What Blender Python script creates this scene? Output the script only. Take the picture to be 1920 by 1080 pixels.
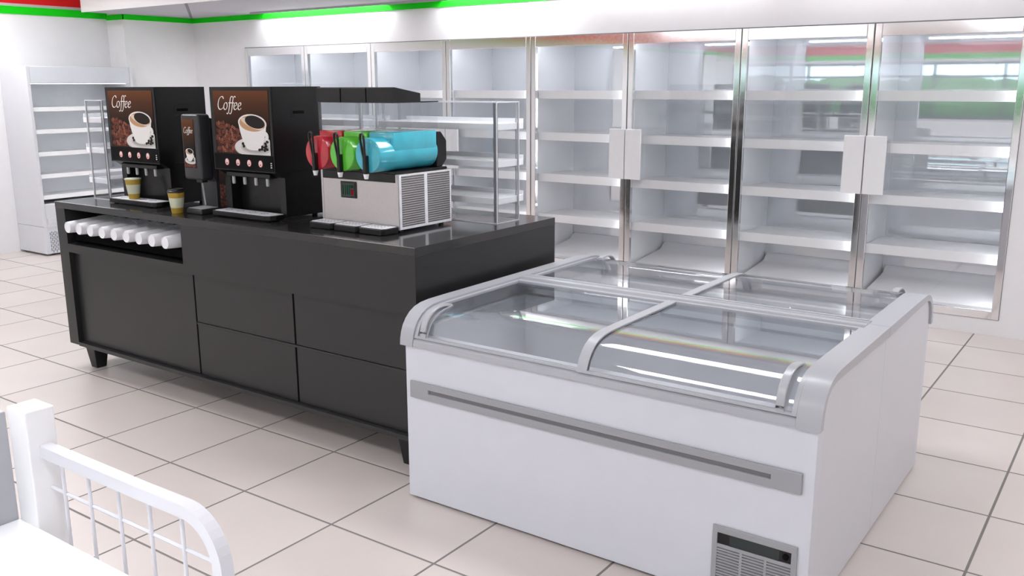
import bpy, bmesh, math, random
from mathutils import Vector, Matrix
random.seed(7)
R = math.radians
# ------------------------------------------------------------------ clear
for o in list(bpy.data.objects):
    bpy.data.objects.remove(o, do_unlink=True)
SC = bpy.context.scene
COL = SC.collection
# ------------------------------------------------------------------ camera
def make_camera():
    pitch, yaw, roll, f = 0.21964, 0.618176, -0.003568, 1707.5
    cy, sy = math.cos(yaw), math.sin(yaw)
    fwd = Vector((-sy*math.cos(pitch), cy*math.cos(pitch), -math.sin(pitch)))
    r = Vector((cy, sy, 0)); up = r.cross(fwd)
    r2 = r*math.cos(roll) + up*math.sin(roll); u2 = r2.cross(fwd)
    m = Matrix((r2, u2, -fwd)).transposed().to_4x4()
    m.translation = Vector((0, 0, 1.6))
    cd = bpy.data.cameras.new('camera'); c = bpy.data.objects.new('camera', cd)
    COL.objects.link(c); c.matrix_world = m
    cd.sensor_width = 36; cd.lens = 36*f/1920; cd.clip_start = 0.05; cd.clip_end = 200
    SC.camera = c
make_camera()
# ------------------------------------------------------------------ world, exposure
W = bpy.data.worlds.new('world'); SC.world = W; W.use_nodes = True
bg = W.node_tree.nodes['Background']
bg.inputs[0].default_value = (0.70, 0.82, 0.95, 1); bg.inputs[1].default_value = 1.3
SC.view_settings.view_transform = 'Standard'; SC.view_settings.look = 'None'
SC.view_settings.gamma = 1; SC.view_settings.use_curve_mapping = False
SC.view_settings.exposure = 1.48
SC.cycles.transparent_max_bounces = 40
LAMP_STRENGTH = 5.8      # ceiling panels
SLAB_STRENGTH = 9.5      # strips under the dropped ceiling
# ------------------------------------------------------------------ materials
def principled(name, col, rough=0.5, metal=0.0, spec=0.5, coat=0.0):
    m = bpy.data.materials.new(name); m.use_nodes = True
    b = m.node_tree.nodes['Principled BSDF']
    b.inputs['Base Color'].default_value = (*col, 1)
    b.inputs['Roughness'].default_value = rough
    b.inputs['Metallic'].default_value = metal
    b.inputs['Specular IOR Level'].default_value = spec
    b.inputs['Coat Weight'].default_value = coat
    return m
def noisy(m, scale=30, amt=0.03, rough_amt=0.05, bump=0.0):
    """slight procedural variation of colour and gloss"""
    nt = m.node_tree; b = nt.nodes['Principled BSDF']
    tc = nt.nodes.new('ShaderNodeTexCoord'); n = nt.nodes.new('ShaderNodeTexNoise')
    n.inputs['Scale'].default_value = scale; n.inputs['Detail'].default_value = 3
    nt.links.new(tc.outputs['Object'], n.inputs['Vector'])
    c = b.inputs['Base Color'].default_value[:]
    r = nt.nodes.new('ShaderNodeValToRGB')
    r.color_ramp.elements[0].position = .3; r.color_ramp.elements[1].position = .7
    r.color_ramp.elements[0].color = (*[x*(1-amt) for x in c[:3]], 1)
    r.color_ramp.elements[1].color = (*[min(1, x*(1+amt)) for x in c[:3]], 1)
    nt.links.new(n.outputs['Fac'], r.inputs['Fac']); nt.links.new(r.outputs['Color'], b.inputs['Base Color'])
    mr = nt.nodes.new('ShaderNodeMapRange'); ro = b.inputs['Roughness'].default_value
    mr.inputs['To Min'].default_value = max(0, ro-rough_amt); mr.inputs['To Max'].default_value = ro+rough_amt
    nt.links.new(n.outputs['Fac'], mr.inputs['Value']); nt.links.new(mr.outputs['Result'], b.inputs['Roughness'])
    if bump:
        bp = nt.nodes.new('ShaderNodeBump'); bp.inputs['Strength'].default_value = bump
        bp.inputs['Distance'].default_value = 0.002
        nt.links.new(n.outputs['Fac'], bp.inputs['Height']); nt.links.new(bp.outputs['Normal'], b.inputs['Normal'])
    return m
def emission(name, col, s):
    m = bpy.data.materials.new(name); m.use_nodes = True; nt = m.node_tree
    nt.nodes.clear(); e = nt.nodes.new('ShaderNodeEmission'); o = nt.nodes.new('ShaderNodeOutputMaterial')
    e.inputs[0].default_value = (*col, 1); e.inputs[1].default_value = s
    nt.links.new(e.outputs[0], o.inputs[0]); return m
def glass(name, tint=(1, 1, 1), base=0.04, grow=0.85, rough=0.0, power=4.0):
    """clear sheet: transmits straight through, mirrors more at grazing angles"""
    m = bpy.data.materials.new(name); m.use_nodes = True; nt = m.node_tree; nt.nodes.clear()
    o = nt.nodes.new('ShaderNodeOutputMaterial'); mx = nt.nodes.new('ShaderNodeMixShader')
    t = nt.nodes.new('ShaderNodeBsdfTransparent'); g = nt.nodes.new('ShaderNodeBsdfGlossy')
    t.inputs[0].default_value = (*tint, 1); g.inputs['Roughness'].default_value = rough
    lw = nt.nodes.new('ShaderNodeLayerWeight'); lw.inputs[0].default_value = .5
    p = nt.nodes.new('ShaderNodeMath'); p.operation = 'POWER'; p.inputs[1].default_value = power
    a = nt.nodes.new('ShaderNodeMath'); a.operation = 'MULTIPLY_ADD'; a.inputs[1].default_value = grow; a.inputs[2].default_value = base
    a.use_clamp = True
    nt.links.new(lw.outputs['Facing'], p.inputs[0]); nt.links.new(p.outputs[0], a.inputs[0])
    nt.links.new(a.outputs[0], mx.inputs[0]); nt.links.new(t.outputs[0], mx.inputs[1]); nt.links.new(g.outputs[0], mx.inputs[2])
    nt.links.new(mx.outputs[0], o.inputs[0]); return m
M = {}
M['wall'] = noisy(principled('wall_paint', (.85, .84, .855), .6), 8, .012)
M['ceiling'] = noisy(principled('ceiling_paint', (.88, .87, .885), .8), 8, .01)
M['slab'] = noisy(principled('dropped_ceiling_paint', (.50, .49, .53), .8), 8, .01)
M['white'] = noisy(principled('white_enamel', (.66, .672, .73), .30), 12, .01)
M['whiteside'] = noisy(principled('white_sheet_metal', (.68, .68, .715), .45), 12, .01)
M['shelf'] = noisy(principled('white_shelf_enamel', (.91, .91, .93), .45), 20, .01)
M['standwhite'] = noisy(principled('stand_white', (.95, .95, .965), .4), 20, .005)
M['rail'] = noisy(principled('rail_enamel', (.74, .74, .79), .3), 20, .005)
M['liner'] = noisy(principled('pale_cooler_liner', (.85, .865, .90), .5), 10, .015)
M['freezer_liner'] = noisy(principled('grey_freezer_liner', (.74, .75, .79), .5), 10, .015)
M['trim'] = noisy(principled('grey_plastic', (.44, .445, .48), .28), 25, .004, .004)
M['trimdark'] = noisy(principled('mid_grey_plastic', (.34, .345, .365), .4), 25, .004, .004)
M['slot'] = principled('shadow_grey_plastic', (.17, .17, .18), .5)
M['black'] = noisy(principled('black_plastic', (.006, .006, .0065), .33, spec=.4), 30, .05)
M['blackgloss'] = principled('black_gloss', (.003, .003, .003), .35, spec=.08)
M['charcoal'] = noisy(principled('charcoal_laminate', (.0180, .0180, .0190), .34, spec=.45), 5, .03)
M['chartop'] = noisy(principled('charcoal_worktop', (.022, .022, .023), .12, spec=.6), 5, .03, .02)
M['chardark'] = principled('gap_shade_black', (.004, .004, .004), .8, spec=.03)  # shade of gaps, vent and niche put into the colour
M['dispenser'] = noisy(principled('dark_grey_plastic', (.028, .028, .031), .35), 25, .04)
M['steel'] = noisy(principled('brushed_steel', (.54, .515, .515), .30, metal=.75), 90, .03)
M['alu'] = noisy(principled('polished_aluminium', (.86, .85, .86), .10, metal=1.0), 60, .01, .03)
M['cup'] = noisy(principled('white_paper', (.86, .86, .90), .5), 30, .01)
M['ochre'] = principled('ochre_print', (.42, .27, .03), .45)
M['cream'] = principled('pale_cream_print', (.60, .62, .47), .5)
M['grate'] = noisy(principled('pale_grate', (.80, .80, .84), .4), 40, .08)
M['grating_hole'] = principled('grate_hole', (.12, .12, .13), .6)
M['nozzle'] = principled('satin_grey_nozzle', (.45, .45, .46), .3)
M['red_slush'] = noisy(principled('red_slush', (.50, .018, .035), .22, coat=.6), 18, .12)
M['green_slush'] = noisy(principled('green_slush', (.10, .52, .035), .22, coat=.6), 18, .10)
M['blue_slush'] = noisy(principled('blue_slush', (.055, .44, .56), .22, coat=.6), 18, .10)
M['green'] = principled('green_band', (.010, .68, .012), .6, spec=.1)
M['red'] = principled('red_band', (.78, .018, .02), .6, spec=.1)
M['greyband'] = principled('grey_band', (.55, .52, .52), .5)
M['glass'] = glass('door_glass', (.998, 1.0, 1.0), .045, .7)
M['lidglass'] = glass('curved_lid_glass', (.95, .96, .97), .11, .75, 0.015)
M['acrylic'] = glass('clear_acrylic', (.975, .98, .985), .035, .7)
def edge_mat():
    m = bpy.data.materials.new('acrylic_edge'); m.use_nodes = True; nt = m.node_tree
    b = nt.nodes['Principled BSDF']; b.inputs['Base Color'].default_value = (.92, .92, .95, 1); b.inputs['Roughness'].default_value = .15
    b.inputs['Alpha'].default_value = .60; return m
M['acrylic_edge'] = edge_mat()
M['windowglass'] = glass('window_glass', (.9, .97, .95), .04, .8)
M['fill_soft'] = emission('cooler_fill_soft', (.95, .97, 1.0), 6.5)  # added side glow for the cooler bays, no LED seen
M['fill_deck'] = emission('shelf_fill', (.95, .97, 1.0), 1.6)  # added glow for the open cooler shelves, no LED seen
M['fill_tube'] = emission('cooler_fill', (.95, .97, 1.0), 5.0)  # added top glow for the cooler bays, no LED seen
M['acrylic_seam'] = principled('grey_acrylic_seam', (.46, .46, .50), .15)
def mirror_panel():
    m = bpy.data.materials.new('satin_mirror_panel'); m.use_nodes = True; nt = m.node_tree; nt.nodes.clear()
    o = nt.nodes.new('ShaderNodeOutputMaterial'); mx = nt.nodes.new('ShaderNodeMixShader')
    d = nt.nodes.new('ShaderNodeBsdfDiffuse'); g = nt.nodes.new('ShaderNodeBsdfGlossy')
    d.inputs[0].default_value = (.74, .76, .80, 1); g.inputs[0].default_value = (.92, .94, .97, 1); g.inputs['Roughness'].default_value = .02
    mx.inputs[0].default_value = .48
    nt.links.new(d.outputs[0], mx.inputs[1]); nt.links.new(g.outputs[0], mx.inputs[2]); nt.links.new(mx.outputs[0], o.inputs[0]); return m
M['mirror'] = mirror_panel()
M['frost'] = principled('frosted_acrylic', (.93, .93, .96), .25)
M['winframe'] = principled('window_frame_grey', (.10, .11, .12), .4)
M['hedge'] = noisy(principled('hedge_leaves', (.06, .16, .03), .9), 6, .5)
M['asphalt'] = noisy(principled('asphalt', (.25, .25, .25), .9), 20, .1)
M['lamp'] = emission('lamp_diffuser', (.965, .975, 1.0), LAMP_STRENGTH)
M['slablamp'] = emission('strip_lamp_diffuser', (.98, .97, 1.0), SLAB_STRENGTH)
M['fill_lamp'] = emission('added_fill_diffuser', (.98, .97, 1.0), SLAB_STRENGTH*.30)  # added fill for the right part of the back wall
M['text'] = principled('white_ink', (.85, .80, .76), .5)
M['bean1'] = principled('bean_brown', (.16, .045, .025), .45, spec=.2)
M['bean2'] = principled('bean_dark', (.07, .018, .012), .45, spec=.2)
M['bean3'] = principled('bean_light', (.30, .10, .06), .45, spec=.2)
M['beanbg'] = principled('bean_black', (.018, .006, .004), .5, spec=.2)
M['pcup'] = principled('cup_ink_white', (.78, .76, .75), .5)
M['pcup2'] = principled('cup_ink_grey', (.52, .50, .49), .5)
M['pcup3'] = principled('saucer_ink', (.66, .64, .63), .5)
M['pcup4'] = principled('saucer_shade_ink', (.38, .36, .35), .5)
M['coffee'] = principled('coffee_ink_black', (.012, .008, .007), .5, spec=.2)
M['foam'] = principled('foam_ink_tan', (.50, .28, .14), .5)
M['foam2'] = principled('foam_ink_cream', (.72, .58, .45), .5)
M['btn'] = principled('button_white', (.85, .72, .70), .5)
M['btnred'] = principled('button_red', (.65, .06, .05), .5)
M['whitedot'] = principled('white_dot', (.85, .85, .9), .5)
M['led'] = principled('display_dark', (.02, .03, .03), .2)
M['ledgreen'] = emission('display_green', (.02, .12, .06), .12)
M['ledred'] = emission('display_red', (.4, .02, .03), .15)

def poster_mat():
    m = principled('brown_poster_print', (.1, .04, .02), .5, spec=.15); nt = m.node_tree
    b = nt.nodes['Principled BSDF']; tc = nt.nodes.new('ShaderNodeTexCoord'); s = nt.nodes.new('ShaderNodeSeparateXYZ')
    r = nt.nodes.new('ShaderNodeValToRGB')
    e = r.color_ramp.elements
    e[0].position = .0; e[0].color = (.008, .004, .003, 1); e[1].position = 1; e[1].color = (.145, .050, .019, 1)
    x = r.color_ramp.elements.new(.45); x.color = (.014, .007, .004, 1)
    x = r.color_ramp.elements.new(.8); x.color = (.075, .025, .010, 1)
    nt.links.new(tc.outputs['Generated'], s.inputs[0]); nt.links.new(s.outputs['Z'], r.inputs[0])
    nt.links.new(r.outputs[0], b.inputs['Base Color']); return m
M['poster'] = poster_mat()

def floor_mat():
    m = principled('beige_floor_tiles', (.6, .55, .52), .35); nt = m.node_tree; b = nt.nodes['Principled BSDF']
    tc = nt.nodes.new('ShaderNodeTexCoord'); s = nt.nodes.new('ShaderNodeSeparateXYZ')
    nt.links.new(tc.outputs['Object'], s.inputs[0])
    OX, OY, A, B = -5.3563, 2.6478, .49861, .49193
    def mth(op, a, bb=None, c=None):
        n = nt.nodes.new('ShaderNodeMath'); n.operation = op
        for i, v in enumerate((a, bb, c)):
            if v is None: continue
            if isinstance(v, (int, float)): n.inputs[i].default_value = v
            else: nt.links.new(v, n.inputs[i])
        return n.outputs[0]
    def dist(out, o, p):
        t = mth('DIVIDE', mth('SUBTRACT', out, o), p)
        fr = mth('FRACT', mth('ADD', t, 100.5))            # joint at .5
        return mth('MULTIPLY', mth('ABSOLUTE', mth('SUBTRACT', fr, .5)), p), mth('FLOOR', mth('ADD', t, 100.0))
    dx, ix = dist(s.outputs[0], OX, A); dy, iy = dist(s.outputs[1], OY, B)
    dmin = mth('MINIMUM', dx, dy)
    joint = mth('LESS_THAN', dmin, .0046)
    # per tile tint + soft mottling
    cmb = nt.nodes.new('ShaderNodeCombineXYZ'); nt.links.new(ix, cmb.inputs[0]); nt.links.new(iy, cmb.inputs[1])
    wn = nt.nodes.new('ShaderNodeTexWhiteNoise'); nt.links.new(cmb.outputs[0], wn.inputs['Vector'])
    n = nt.nodes.new('ShaderNodeTexNoise'); n.inputs['Scale'].default_value = 3.0; n.inputs['Detail'].default_value = 4
    nt.links.new(tc.outputs['Object'], n.inputs['Vector'])
    f = mth('ADD', mth('MULTIPLY', n.outputs['Fac'], .7), mth('MULTIPLY', wn.outputs['Value'], .3))
    r = nt.nodes.new('ShaderNodeValToRGB'); r.color_ramp.elements[0].position = .25; r.color_ramp.elements[1].position = .75
    r.color_ramp.elements[0].color = (.66, .59, .56, 1); r.color_ramp.elements[1].color = (.71, .645, .615, 1)
    nt.links.new(f, r.inputs[0])
    mx = nt.nodes.new('ShaderNodeMix'); mx.data_type = 'RGBA'
    nt.links.new(joint, mx.inputs['Factor']); nt.links.new(r.outputs[0], mx.inputs['A']); mx.inputs['B'].default_value = (.22, .205, .20, 1)
    nt.links.new(mx.outputs['Result'], b.inputs['Base Color'])
    ro = mth('MULTIPLY_ADD', joint, .4, .34); nt.links.new(ro, b.inputs['Roughness'])
    h = nt.nodes.new('ShaderNodeMapRange'); h.inputs['From Min'].default_value = .002; h.inputs['From Max'].default_value = .007
    nt.links.new(dmin, h.inputs['Value'])
    bp = nt.nodes.new('ShaderNodeBump'); bp.inputs['Strength'].default_value = .5; bp.inputs['Distance'].default_value = .003
    nt.links.new(h.outputs['Result'], bp.inputs['Height']); nt.links.new(bp.outputs['Normal'], b.inputs['Normal'])
    return m
M['floor'] = floor_mat()

# ------------------------------------------------------------------ mesh builder
class MB:
    def __init__(s): s.bm = bmesh.new(); s.mats = []
    def mi(s, m):
        if m is None: return 0
        if m not in s.mats: s.mats.append(m)
        return s.mats.index(m)
    def _merge(s, bm2, m):
        i = s.mi(m)
        for f in bm2.faces: f.material_index = i
        me = bpy.data.meshes.new('t'); bm2.to_mesh(me); bm2.free(); s.bm.from_mesh(me); bpy.data.meshes.remove(me)
    def box(s, x0, x1, y0, y1, z0, z1, bev=0, m=None, seg=2):
        b = bmesh.new(); bmesh.ops.create_cube(b, size=1)
        for v in b.verts:
            v.co = Vector(((x0+x1)/2+v.co.x*(x1-x0), (y0+y1)/2+v.co.y*(y1-y0), (z0+z1)/2+v.co.z*(z1-z0)))
        if bev: bmesh.ops.bevel(b, geom=b.edges[:], offset=bev, segments=seg, affect='EDGES', profile=.5)
        s._merge(b, m); return s
    def prism(s, pts, axis, a0, a1, bev=0, m=None):
        """pts: outline in the plane across axis; axis x: (y,z), y: (x,z), z: (x,y)"""
        b = bmesh.new()
        def P(p, a): return Vector({'x': (a, p[0], p[1]), 'y': (p[0], a, p[1]), 'z': (p[0], p[1], a)}[axis])
        v0 = [b.verts.new(P(p, a0)) for p in pts]; v1 = [b.verts.new(P(p, a1)) for p in pts]
        n = len(pts); b.faces.new(v0); b.faces.new(v1)
        for i in range(n): b.faces.new((v0[i], v0[(i+1) % n], v1[(i+1) % n], v1[i]))
        bmesh.ops.recalc_face_normals(b, faces=b.faces[:])
        if bev: bmesh.ops.bevel(b, geom=b.edges[:], offset=bev, segments=2, affect='EDGES', profile=.5)
        s._merge(b, m); return s
    def sweep(s, path, prof, up=(0, 0, 1), closed=False, m=None, cap=True):
        """prof: list of (a,b) across (side, up')"""
        b = bmesh.new(); n = len(path); rings = []
        for i, p in enumerate(path):
            p = Vector(p)
            if closed: t = Vector(path[(i+1) % n])-Vector(path[i-1])
            else: t = Vector(path[min(i+1, n-1)])-Vector(path[max(i-1, 0)])
            t.normalize(); u = Vector(up)
            if abs(t.dot(u)) > .999: u = Vector((0, 1, 0)) if abs(t.y) < .9 else Vector((1, 0, 0))
            sd = t.cross(u).normalized(); u2 = sd.cross(t)
            rings.append([b.verts.new(p+sd*a+u2*c) for a, c in prof])
        k = len(prof)
        for i in range(n if closed else n-1):
            A, B = rings[i], rings[(i+1) % n]
            for j in range(k): b.faces.new((A[j], A[(j+1) % k], B[(j+1) % k], B[j]))
        if cap and not closed: b.faces.new(rings[0]); b.faces.new(rings[-1])
        bmesh.ops.recalc_face_normals(b, faces=b.faces[:])
        s._merge(b, m); return s
    def tube(s, path, r, n=8, m=None, up=(0, 0, 1)):
        return s.sweep(path, [(r*math.cos(2*math.pi*i/n), r*math.sin(2*math.pi*i/n)) for i in range(n)], up=up, m=m)
    def lathe(s, prof, c, axis='z', n=32, m=None, cap=True):
        """prof: (radius, height along axis)"""
        b = bmesh.new(); rings = []
        for r, h in prof:
            ring = []
            for i in range(n):
                a = 2*math.pi*i/n; q = (r*math.cos(a), r*math.sin(a))
                co = {'z': (q[0], q[1], h), 'y': (q[0], h, q[1]), 'x': (h, q[0], q[1])}[axis]
                ring.append(b.verts.new(Vector(co)+Vector(c)))
            rings.append(ring)
        for A, B in zip(rings, rings[1:]):
            for j in range(n): b.faces.new((A[j], A[(j+1) % n], B[(j+1) % n], B[j]))
        if cap: b.faces.new(rings[0]); b.faces.new(rings[-1])
        bmesh.ops.recalc_face_normals(b, faces=b.faces[:])
        s._merge(b, m); return s
    def poly(s, pts, m=None):
        s2 = bmesh.new(); s2.faces.new([s2.verts.new(p) for p in pts]); s._merge(s2, m); return s
    def build(s, name, mat=None, parent=None, smooth=False, origin=None):
        me = bpy.data.meshes.new(name)
        off = Vector(parent['_o']) if parent is not None else Vector(origin or (0, 0, 0))
        bmesh.ops.translate(s.bm, verts=s.bm.verts[:], vec=-off)
        s.bm.to_mesh(me); s.bm.free()
        if s.mats and mat is None:
            for q in s.mats: me.materials.append(M[q])
        else: me.materials.append(M[mat] if isinstance(mat, str) else mat)
        if smooth:
            for p in me.polygons: p.use_smooth = True
            try: me.set_sharp_from_angle(angle=R(35))
            except Exception: pass
        o = bpy.data.objects.new(name, me); COL.objects.link(o)
        if parent is not None: o.parent = parent; o['_o'] = tuple(off)
        else: o.location = off; o['_o'] = tuple(off)
        return o
def thing(name, label, cat, loc, group=None):
    o = bpy.data.objects.new(name, None); COL.objects.link(o); o.location = loc
    o.empty_display_size = .1
    o['_o'] = tuple(loc); o['label'] = label; o['category'] = cat
    if group: o['group'] = group
    return o
def tag(o, label, cat, group=None):
    o['label'] = label; o['category'] = cat
    if group: o['group'] = group
    return o
def copy_tree(o, parent=None):
    c = o.copy(); COL.objects.link(c)
    if parent is not None: c.parent = parent
    for ch in list(o.children): copy_tree(ch, c)
    return c
def struct(o): o['kind'] = 'structure'; return o
def arc(cx, cy, r, a0, a1, n):
    return [(cx+r*math.cos(R(a0+(a1-a0)*i/n)), cy+r*math.sin(R(a0+(a1-a0)*i/n))) for i in range(n+1)]
def rrect(x0, x1, z0, z1, r, n=5):
    return arc(x1-r, z1-r, r, 0, 90, n)+arc(x0+r, z1-r, r, 90, 180, n)+arc(x0+r, z0+r, r, 180, 270, n)+arc(x1-r, z0+r, r, 270, 360, n)

# ------------------------------------------------------------------ lamps
CEIL = 2.66
lamp_spots = [(-8.2, 3.9), (-5.4, 2.6), (-1.9, 3.3), (.7, 4.2), (-2.2, .25),  # first spot added to brighten the left wall
              (-5.5, .2), (.8, .2),
              (-7.4, -3.4), (-5.5, -3.4), (-2.1, -3.4), (.8, -3.4),
              (-7.4, -6.6), (-5.5, -6.6), (-2.1, -6.6), (.8, -6.6)]
def make_lamp():
    t = thing('ceiling_lamp', 'long white ceiling lamp over the shop floor', 'lamp', (0, 0, CEIL), 'ceiling lamps over the shop floor')
    MB().box(-.62, .62, -.27, .27, CEIL-.05, CEIL, .005).build('housing', 'white', t)
    MB().box(-.60, .60, -.25, .25, CEIL-.056, CEIL-.0505).build('diffuser', 'lamp', t)
    return t
lp = make_lamp()
for i, (x, y) in enumerate(lamp_spots):
    t = lp if i == 0 else copy_tree(lp)
    t.location = (x, y, CEIL)
# recessed strips under the dropped ceiling, washing the wall above the coolers; dim right ones added as fill
SLAB = 2.318
def make_strip(w, mt_):
    t = thing('strip_lamp', 'white strip lamp recessed in the dropped ceiling above the coolers', 'lamp', (0, 0, SLAB), 'strip lamps in the dropped ceiling')
    MB().box(-w/2, w/2, -.088, .088, SLAB+.075, SLAB+.089, .003).build('frame', 'white', t)
    MB().box(-w/2+.02, w/2-.02, -.075, .075, SLAB+.071, SLAB+.0745).build('diffuser', mt_, t)
    return t
for x0_, x1_, mt_ in ((-7.62, -5.98, 'slablamp'), (-5.27, -3.98, 'slablamp'), (-3.8, -2.3, 'fill_lamp'), (-2.2, -.7, 'fill_lamp'), (-.6, .9, 'fill_lamp')):  # dim strips are added fill, no lamps known there
    make_strip(x1_-x0_, mt_).location = ((x0_+x1_)/2, 6.342, SLAB)

# ------------------------------------------------------------------ room shell
XW, XC, YB, XR, YF = -9.15, -8.86, 6.436, 3.2, -8.6
struct(MB().box(XW-.3, XR+.3, YF-.3, 8.0, -.12, 0).build('floor', 'floor'))
struct(MB().box(XW-.3, XR+.3, YF-.3, 8.0, CEIL, CEIL+.1).build('ceiling', 'ceiling'))
CX0, CX1, CZ0, CZ1 = -8.005, -.735, .105, 1.99       # cooler opening
w = MB()
w.box(XC, CX0, YB, YB+.1, 0, CEIL); w.box(CX1, XR, YB, YB+.1, 0, CEIL)
w.box(CX0, CX1, YB, YB+.1, 0, CZ0); w.box(CX0, CX1, YB, YB+.1, CZ1, CEIL)
struct(w.build('wall_back', 'wall'))
struct(MB().box(XW-.15, XW, YF, 8, 0, CEIL).build('wall_left', 'wall'))
struct(MB().box(XW, XC, 5.60, YB+.3, 0, CEIL).build('trim_1', 'wall'))      # corner column
struct(MB().box(XR, XR+.15, YF, 8, 0, CEIL).build('wall_right', 'wall'))
struct(MB().box(XW, XR, 7.45, 7.6, 0, CEIL).build('wall_rear', 'wall'))
# dropped ceiling slab with its bright fascia
TR = [(-7.65, -5.95), (-5.30, 1.6)]
TY = 6.25
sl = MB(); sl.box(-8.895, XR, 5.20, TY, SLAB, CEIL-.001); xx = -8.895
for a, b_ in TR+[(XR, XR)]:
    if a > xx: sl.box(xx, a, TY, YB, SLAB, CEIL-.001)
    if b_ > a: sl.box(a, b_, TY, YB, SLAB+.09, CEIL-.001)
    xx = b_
sl.box(-7.66, 1.6, TY-.004, TY-.0002, SLAB-.021, SLAB+.001)  # added lip, blocks sight of the bright wall above the green band
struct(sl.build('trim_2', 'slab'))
struct(MB().box(-8.90, XR, 5.185, 5.1995, SLAB-.004, CEIL-.001).build('trim_3', 'standwhite'))
mt = MB(); a, b2 = Vector((-8.845, 6.415, 0)), Vector((-7.25, 5.21, 0)); d = (b2-a).normalized(); n_ = Vector((-d.y, d.x, 0))*.013
mt.prism([tuple((a+n_)[:2]), tuple((a-n_)[:2]), tuple((b2-n_)[:2]), tuple((b2+n_)[:2])], 'z', SLAB-.003, SLAB+.001)
struct(mt.build('trim_4', 'slot'))
# bands along the tops of the walls
g = MB(); g.box(XW, XW+.012, YF, 5.60, 2.278, 2.350); g.box(XC, XC+.012, 5.59, YB, 2.266, SLAB-.001); g.box(XW+.012, XC+.012, 5.588, 5.60, 2.266, SLAB-.001)
g.box(XC+.012, XR, YB-.012, YB, 2.266, SLAB-.001)
struct(g.build('trim_5', 'green'))
struct(MB().box(-3.85, 1.59, YB-.010, YB, SLAB+.0005, SLAB+.065).build('trim_10', 'red'))
struct(MB().box(XW, XW+.010, YF, 5.599, 2.350, 2.376).build('trim_6', 'greyband'))
struct(MB().box(XW, XW+.012, YF, 5.599, 2.376, CEIL).build('trim_7', 'red'))
# front wall behind the camera: windows, low white wall, red and green fascia
fw = MB()
fw.box(XW, XR, YF-.15, YF, 0, .80); fw.box(XW, XR, YF-.15, YF, 2.06, CEIL)
fw.box(XW, XW+.4, YF-.15, YF, .80, 2.06); fw.box(XR-.4, XR, YF-.15, YF, .80, 2.06)
struct(fw.build('wall_front', 'wall'))
struct(MB().box(XW, XR, YF, YF+.02, 2.13, 2.24).build('trim_8', 'green'))
struct(MB().box(XW, XR, YF, YF+.02, 2.24, 2.46).build('trim_9', 'red'))
wf = MB(); x = XW+.4
while x < XR-.39:
    wf.box(x-.03, x+.03, YF-.10, YF-.04, .80, 2.06); x += 1.43
wf.box(XW+.4, XR-.4, YF-.10, YF-.04, .80, .86); wf.box(XW+.4, XR-.4, YF-.10, YF-.04, 1.72, 1.77); wf.box(XW+.4, XR-.4, YF-.10, YF-.04, 2.0, 2.06)
wo = struct(wf.build('window_1', 'winframe'))
MB().box(XW+.4, XR-.4, YF-.075, YF-.069, .80, 2.06).build('window_pane', 'windowglass', wo)
struct(MB().box(-30, 25, -40, YF-.3, -.15, -.02).build('ground', 'asphalt'))
hd = MB()
for i in range(34):
    hx = -22+i*1.1
    hd.lathe([(.05, 0), (1.0, .1), (1.25, .7), (1.1, 1.3), (.6, 1.75+.1*math.sin(i*2.3)), (.05, 1.85+.1*math.sin(i*2.3))], (hx, -20+.5*math.sin(i*1.7), -.02), n=14)
h = hd.build('hedge', 'hedge', smooth=True); tag(h, 'green hedge outside the shop windows, seen in reflections', 'hedge'); h['kind'] = 'stuff'

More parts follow.
